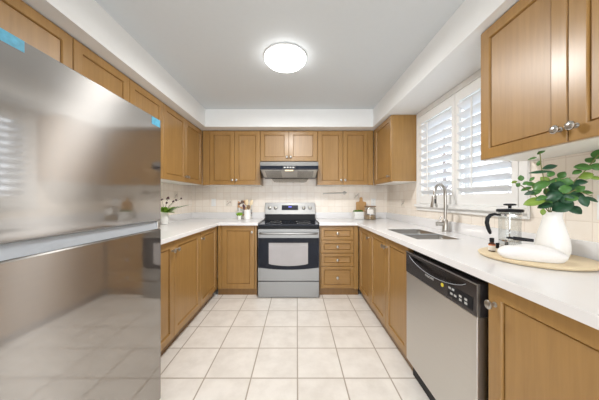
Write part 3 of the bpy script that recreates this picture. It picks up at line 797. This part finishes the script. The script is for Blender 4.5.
for (x, y, z) in ((0.02, 0.03, 0.30), (0.06, 0.08, 0.265), (0.075, 0.11, 0.285), (0.02, 0.0, 0.25), (-0.02, -0.03, 0.29), (0.03, 0.32, 0.30), (0.01, 0.05, 0.31)):
    st.tube([(0,0,0.13), (x*0.5, y*0.4, 0.13+(z-0.13)*0.6), (x, y, z)], 0.0016, 5)
    for k in range(5): fl.ball((x+rnd.uniform(-.009, .009), y+rnd.uniform(-.009, .009), z+rnd.uniform(-.007, .007)), 0.009, sub=1)
st.build('stems', 'stem', t); fl.build('flowers', 'flower', t)

# ------------------------------------------------------------------ tray on the right counter
TX, TY, TR = 1.150, 1.125, 0.212
t = tag(MB().lathe([(TR-0.03, 0), (TR-0.006, 0.002), (TR, 0.010), (TR, 0.014), (TR-0.004, 0.016)], (0,0,0), 64).build('serving_board', 'bamboo', None, (TX, TY, CT)),
        'round light wooden serving board on the right counter', 'serving board')
TZ = CT + 0.0166
# french press
PX, PY = 1.165, 1.265
t = thing('french_press', 'glass french press with black lid and handle on the wooden board', 'coffee maker', (PX, PY, TZ))
MB().lathe([(0.0, 0.022), (0.046, 0.022), (0.0475, 0.028), (0.0475, 0.195), (0.049, 0.202), (0.0475, 0.202), (0.046, 0.195), (0.046, 0.03), (0.0, 0.026)], (0,0,0), 36, caps=False).build('carafe', 'clear', t)
for zz in (0.186,):
    MB().lathe([(0.0495, zz-0.004), (0.051, zz-0.004), (0.051, zz+0.006), (0.0495, zz+0.006), (0.0495, zz-0.004)], (0,0,0), 36, caps=False).build('band', 'chrome', t)
MB().lathe([(0.045, 0.006), (0.05, 0.006), (0.0505, 0.020), (0.045, 0.0205)], (0,0,0), 32).build('base_ring', 'chrome', t)
for k in range(4):
    a = PI/4+k*PI/2+0.3
    MB().box(-0.008, 0.008, -0.005, 0.005, 0, 0.03, 0.002).build('foot', 'black', t, (0.052*math.cos(a), 0.052*math.sin(a), 0.0))
MB().lathe([(0.05, 0.203), (0.057, 0.204), (0.058, 0.214), (0.054, 0.219), (0.02, 0.221), (0.006, 0.222)], (0,0,0), 36).build('lid', 'black', t)
MB().lathe([(0.0028, 0.05), (0.0028, 0.238)], (0,0,0), 10).build('plunger_rod', 'chrome', t)
MB().lathe([(0.044, 0.044), (0.0455, 0.045), (0.0455, 0.052), (0.03, 0.054)], (0,0,0), 32).build('plunger_disc', 'chrome', t)
MB().lathe([(0.007, 0.223), (0.008, 0.238), (0.026, 0.240), (0.027, 0.247), (0.015, 0.250)], (0,0,0), 24).build('plunger_knob', 'black', t)
hd = Vector((-0.86, 0.36, 0)).normalized()
prof = [(0.050, 0.186), (0.066, 0.190), (0.085, 0.184), (0.098, 0.166), (0.101, 0.14), (0.095, 0.11), (0.088, 0.09), (0.085, 0.078)]
MB().tube([hd*a+Vector((0,0,z)) for a, z in prof], [0.006, 0.008, 0.0095, 0.0105, 0.0105, 0.010, 0.009, 0.005], 12).build('handle', 'black', t)
# amber bottle
t = thing('amber_bottle', 'tiny amber bottle with black cap on the left edge of wooden board', 'bottle', (1.024, 1.214, TZ))
MB().lathe([(0.012, 0), (0.0145, 0.002), (0.0145, 0.038), (0.012, 0.044), (0.007, 0.048), (0.007, 0.054)], (0,0,0), 24).build('body', 'amber', t)
MB().lathe([(0.0095, 0.0485), (0.010, 0.050), (0.010, 0.068), (0.0085, 0.070)], (0,0,0), 20).build('cap', 'black', t)
MB().lathe([(0.0148, 0.006), (0.0151, 0.006), (0.0151, 0.031), (0.0148, 0.031), (0.0148, 0.006)], (0,0,0), 24, caps=False).build('label', 'label', t)
MB().lathe([(0.0148, 0.0315), (0.0151, 0.0315), (0.0151, 0.037), (0.0148, 0.037), (0.0148, 0.0315)], (0,0,0), 24, caps=False).build('label_band', 'orange_label', t)
# pouch
pc = Vector((1.058, 1.046, TZ)); pa = math.atan2(-0.11, 0.19)
mb = MB(); bmesh.ops.create_uvsphere(mb.b, u_segments=48, v_segments=28, radius=1)
for v in mb.b.verts:
    x, y, z = v.co
    sx = math.copysign(abs(x)**0.75, x); sy = math.copysign(abs(y)**0.85, y)
    zz = max(z, -0.55); zz = (zz+0.55)/1.55
    wr = 0.05*math.sin(7*x+3*y)*zz
    v.co = (sx*0.116, sy*0.052, 0.066*(zz**0.8)*(1+wr)*(1-0.12*abs(x)))
o = tag(mb.build('linen_pouch', 'cloth', None, pc), 'puffy white folded cloth pouch at front of the wooden board', 'pouch'); o.rotation_euler = (0, 0, pa)
# spoon on pouch
t = thing('coffee_scoop', 'black-handled scoop lying across the top of the white pouch', 'scoop', (1.068, 1.098, TZ+0.079), R(-38))
MB().tube([(-0.03, 0, 0.006), (-0.01, 0, 0.005), (0.02, 0, 0.003), (0.04, 0, 0.002)], [0.009, 0.0085, 0.008, 0.007], 10).build('handle', 'black', t)
MB().ball((-0.040, 0, 0.006), 0.016, 0.012, 0.006).build('bowl', 'black', t)
# vase with eucalyptus
VX, VY = 1.222, 1.105
t = thing('eucalyptus_vase', 'white pitcher vase full of round-leaved eucalyptus on the wooden board', 'vase', (VX, VY, TZ))
MB().lathe([(0.045, 0), (0.052, 0.003), (0.060, 0.03), (0.060, 0.06), (0.052, 0.11), (0.040, 0.155), (0.033, 0.185), (0.034, 0.20), (0.037, 0.212), (0.034, 0.212), (0.030, 0.195)], (0,0,0), 40).build('body', 'ceramic', t)
def px(x, y, Y): return Vector(((x-297)*Y/231-VX, Y-VY, H+(199.5-y)*Y/231-TZ))
stems = [
    [(549, 212, 1.105), (546, 190, 1.08), (541, 165, 1.08), (540, 153, 1.09)],
    [(549, 212, 1.105), (535, 195, 1.10), (522, 186, 1.13), (513, 182, 1.16)],
    [(551, 212, 1.105), (565, 190, 1.06), (584, 172, 1.05), (598, 155, 1.06)],
    [(551, 212, 1.105), (562, 196, 1.04), (575, 190, 1.02), (592, 196, 1.02)],
    [(550, 212, 1.105), (552, 196, 1.06), (556, 180, 1.05), (570, 178, 1.10)],
]
sm = MB()
for s in stems:
    P = [px(*q) for q in s]; Q = []
    for a, b in zip(P, P[1:]):
        for k in range(4): Q.append(a.lerp(b, k/4))
    Q.append(P[-1])
    sm.tube([Vector((0,0,0.12))] + Q, 0.0022, 6)
sm.build('stems', 'stem', t)
EYE = Vector((-VX, -VY, H-TZ))
lv = {'leaf_dark': MB(), 'leaf_mid': MB(), 'leaf_light': MB()}
rnd = random.Random(11)
def eleaf(x, y, Y, ang, L, W, mat):
    """rounded leaf centred near (x,y), pointing at ang degrees as seen from the kitchen (0 = right, 90 = up)"""
    c = px(x, y, Y); view = Vector((0.70, 0.70, 0)); right = Vector((0.70, -0.70, 0))
    d = (right*math.cos(R(ang)) + Vector((0,0,1))*math.sin(R(ang)) + view*rnd.uniform(-.35, .35)).normalized()
    up = (-view + Vector((0,0,0.7)) + Vector((rnd.uniform(-.3,.3), rnd.uniform(-.3,.3), rnd.uniform(-.2,.2)))).normalized()
    L *= 0.9; W *= 1.08
    leaf(lv[mat], c-d*L/2, d, up, L, W, rnd.uniform(0.0, 0.25), 8)
# placed leaves: x, y, distance, direction, length, width, tone
for q in (
    (558, 187, 1.03, 80, .062, .056, 'leaf_dark'), (553, 196, 1.02, 200, .066, .056, 'leaf_dark'), (562, 207, 1.01, 200, .075, .052, 'leaf_dark'), (575, 210, 1.02, 330, .055, .045, 'leaf_dark'),
    (574, 189, 1.03, 20, .062, .042, 'leaf_dark'), (580, 182, 1.05, 10, .05, .028, 'leaf_dark'), (584, 201, 1.01, 300, .062, .034, 'leaf_dark'), (591, 199, 1.02, 340, .05, .026, 'leaf_dark'),
    (567, 199, 1.0, 280, .05, .04, 'leaf_dark'), (587, 192, 1.02, 0, .04, .02, 'leaf_mid'), (541, 185, 1.06, 210, .07, .045, 'leaf_mid'), (534, 202, 1.07, 195, .085, .045, 'leaf_light'),
    (545, 206, 1.04, 200, .06, .036, 'leaf_dark'), (543, 212, 1.07, 265, .034, .018, 'leaf_light'), (540, 172, 1.07, 180, .085, .016, 'leaf_dark'), (550, 167, 1.08, 15, .055, .026, 'leaf_dark'),
    (532, 158.5, 1.09, 190, .036, .014, 'leaf_mid'), (541, 152, 1.09, 35, .034, .015, 'leaf_mid'), (539, 163, 1.09, 70, .03, .016, 'leaf_mid'), (521, 178, 1.14, 100, .032, .022, 'leaf_mid'),
    (514, 182, 1.16, 190, .028, .016, 'leaf_light'), (518, 185, 1.14, 230, .026, .02, 'leaf_mid'), (526, 189, 1.12, 200, .045, .02, 'leaf_mid'), (532, 179, 1.12, 50, .03, .014, 'leaf_mid'),
    (566, 182, 1.05, 75, .045, .042, 'leaf_mid'), (555, 182, 1.05, 160, .05, .044, 'leaf_mid'), (583, 167, 1.05, 165, .062, .040, 'leaf_mid'), (586, 176, 1.04, 200, .05, .034, 'leaf_light'),
    (597, 167, 1.05, 340, .05, .034, 'leaf_mid'), (598, 154, 1.06, 85, .05, .04, 'leaf_mid'), (595, 178, 1.04, 345, .045, .018, 'leaf_light'), (529, 193, 1.10, 190, .045, .022, 'leaf_dark'),
    (536, 192, 1.09, 215, .05, .03, 'leaf_mid'), (549, 192, 1.08, 120, .05, .04, 'leaf_mid'), (570, 205, 1.03, 310, .05, .04, 'leaf_dark'), (560, 198, 1.05, 170, .05, .044, 'leaf_dark'),
    (578, 196, 1.05, 350, .05, .04, 'leaf_dark'), (548, 201, 1.06, 230, .05, .04, 'leaf_mid'), (570, 193, 1.08, 60, .05, .04, 'leaf_mid'), (556, 205, 1.08, 260, .05, .04, 'leaf_dark'),
    (530, 184, 1.11, 160, .04, .026, 'leaf_mid'), (536, 186, 1.10, 120, .04, .03, 'leaf_light'), (551, 174, 1.09, 60, .036, .026, 'leaf_mid'), (572, 198, 0.99, 20, .046, .034, 'leaf_mid'),
    (565, 189, 1.0, 100, .044, .036, 'leaf_mid'), (541, 198, 1.03, 190, .044, .032, 'leaf_mid'), (580, 189, 1.01, 40, .04, .028, 'leaf_mid'), (526, 183, 1.13, 30, .03, .018, 'leaf_mid'), (590, 160, 1.07, 130, .042, .03, 'leaf_mid'), (577, 172, 1.06, 200, .036, .024, 'leaf_mid'),
    (545, 180, 1.10, 130, .045, .03, 'leaf_light'), (562, 175, 1.10, 60, .04, .03, 'leaf_mid')):
    eleaf(*q)
for k, mb in lv.items(): thick(mb.build('leaves', k, t, smooth=None))

# repeats share a group
GROUPS = {'wall_cabinet': 'wooden wall cabinets', 'base_cabinet': 'wooden base cabinets', 'wall_outlet': 'white wall plates',
          'decorative_tile': 'floral tiles in the backsplash', 'kitchen_utensil': 'utensils in the white crock', 'worktop': 'white quartz worktops'}
for o in COL.objects:
    k = o.name.split('.')[0]
    if 'category' in o and k in GROUPS: o['group'] = GROUPS[k]
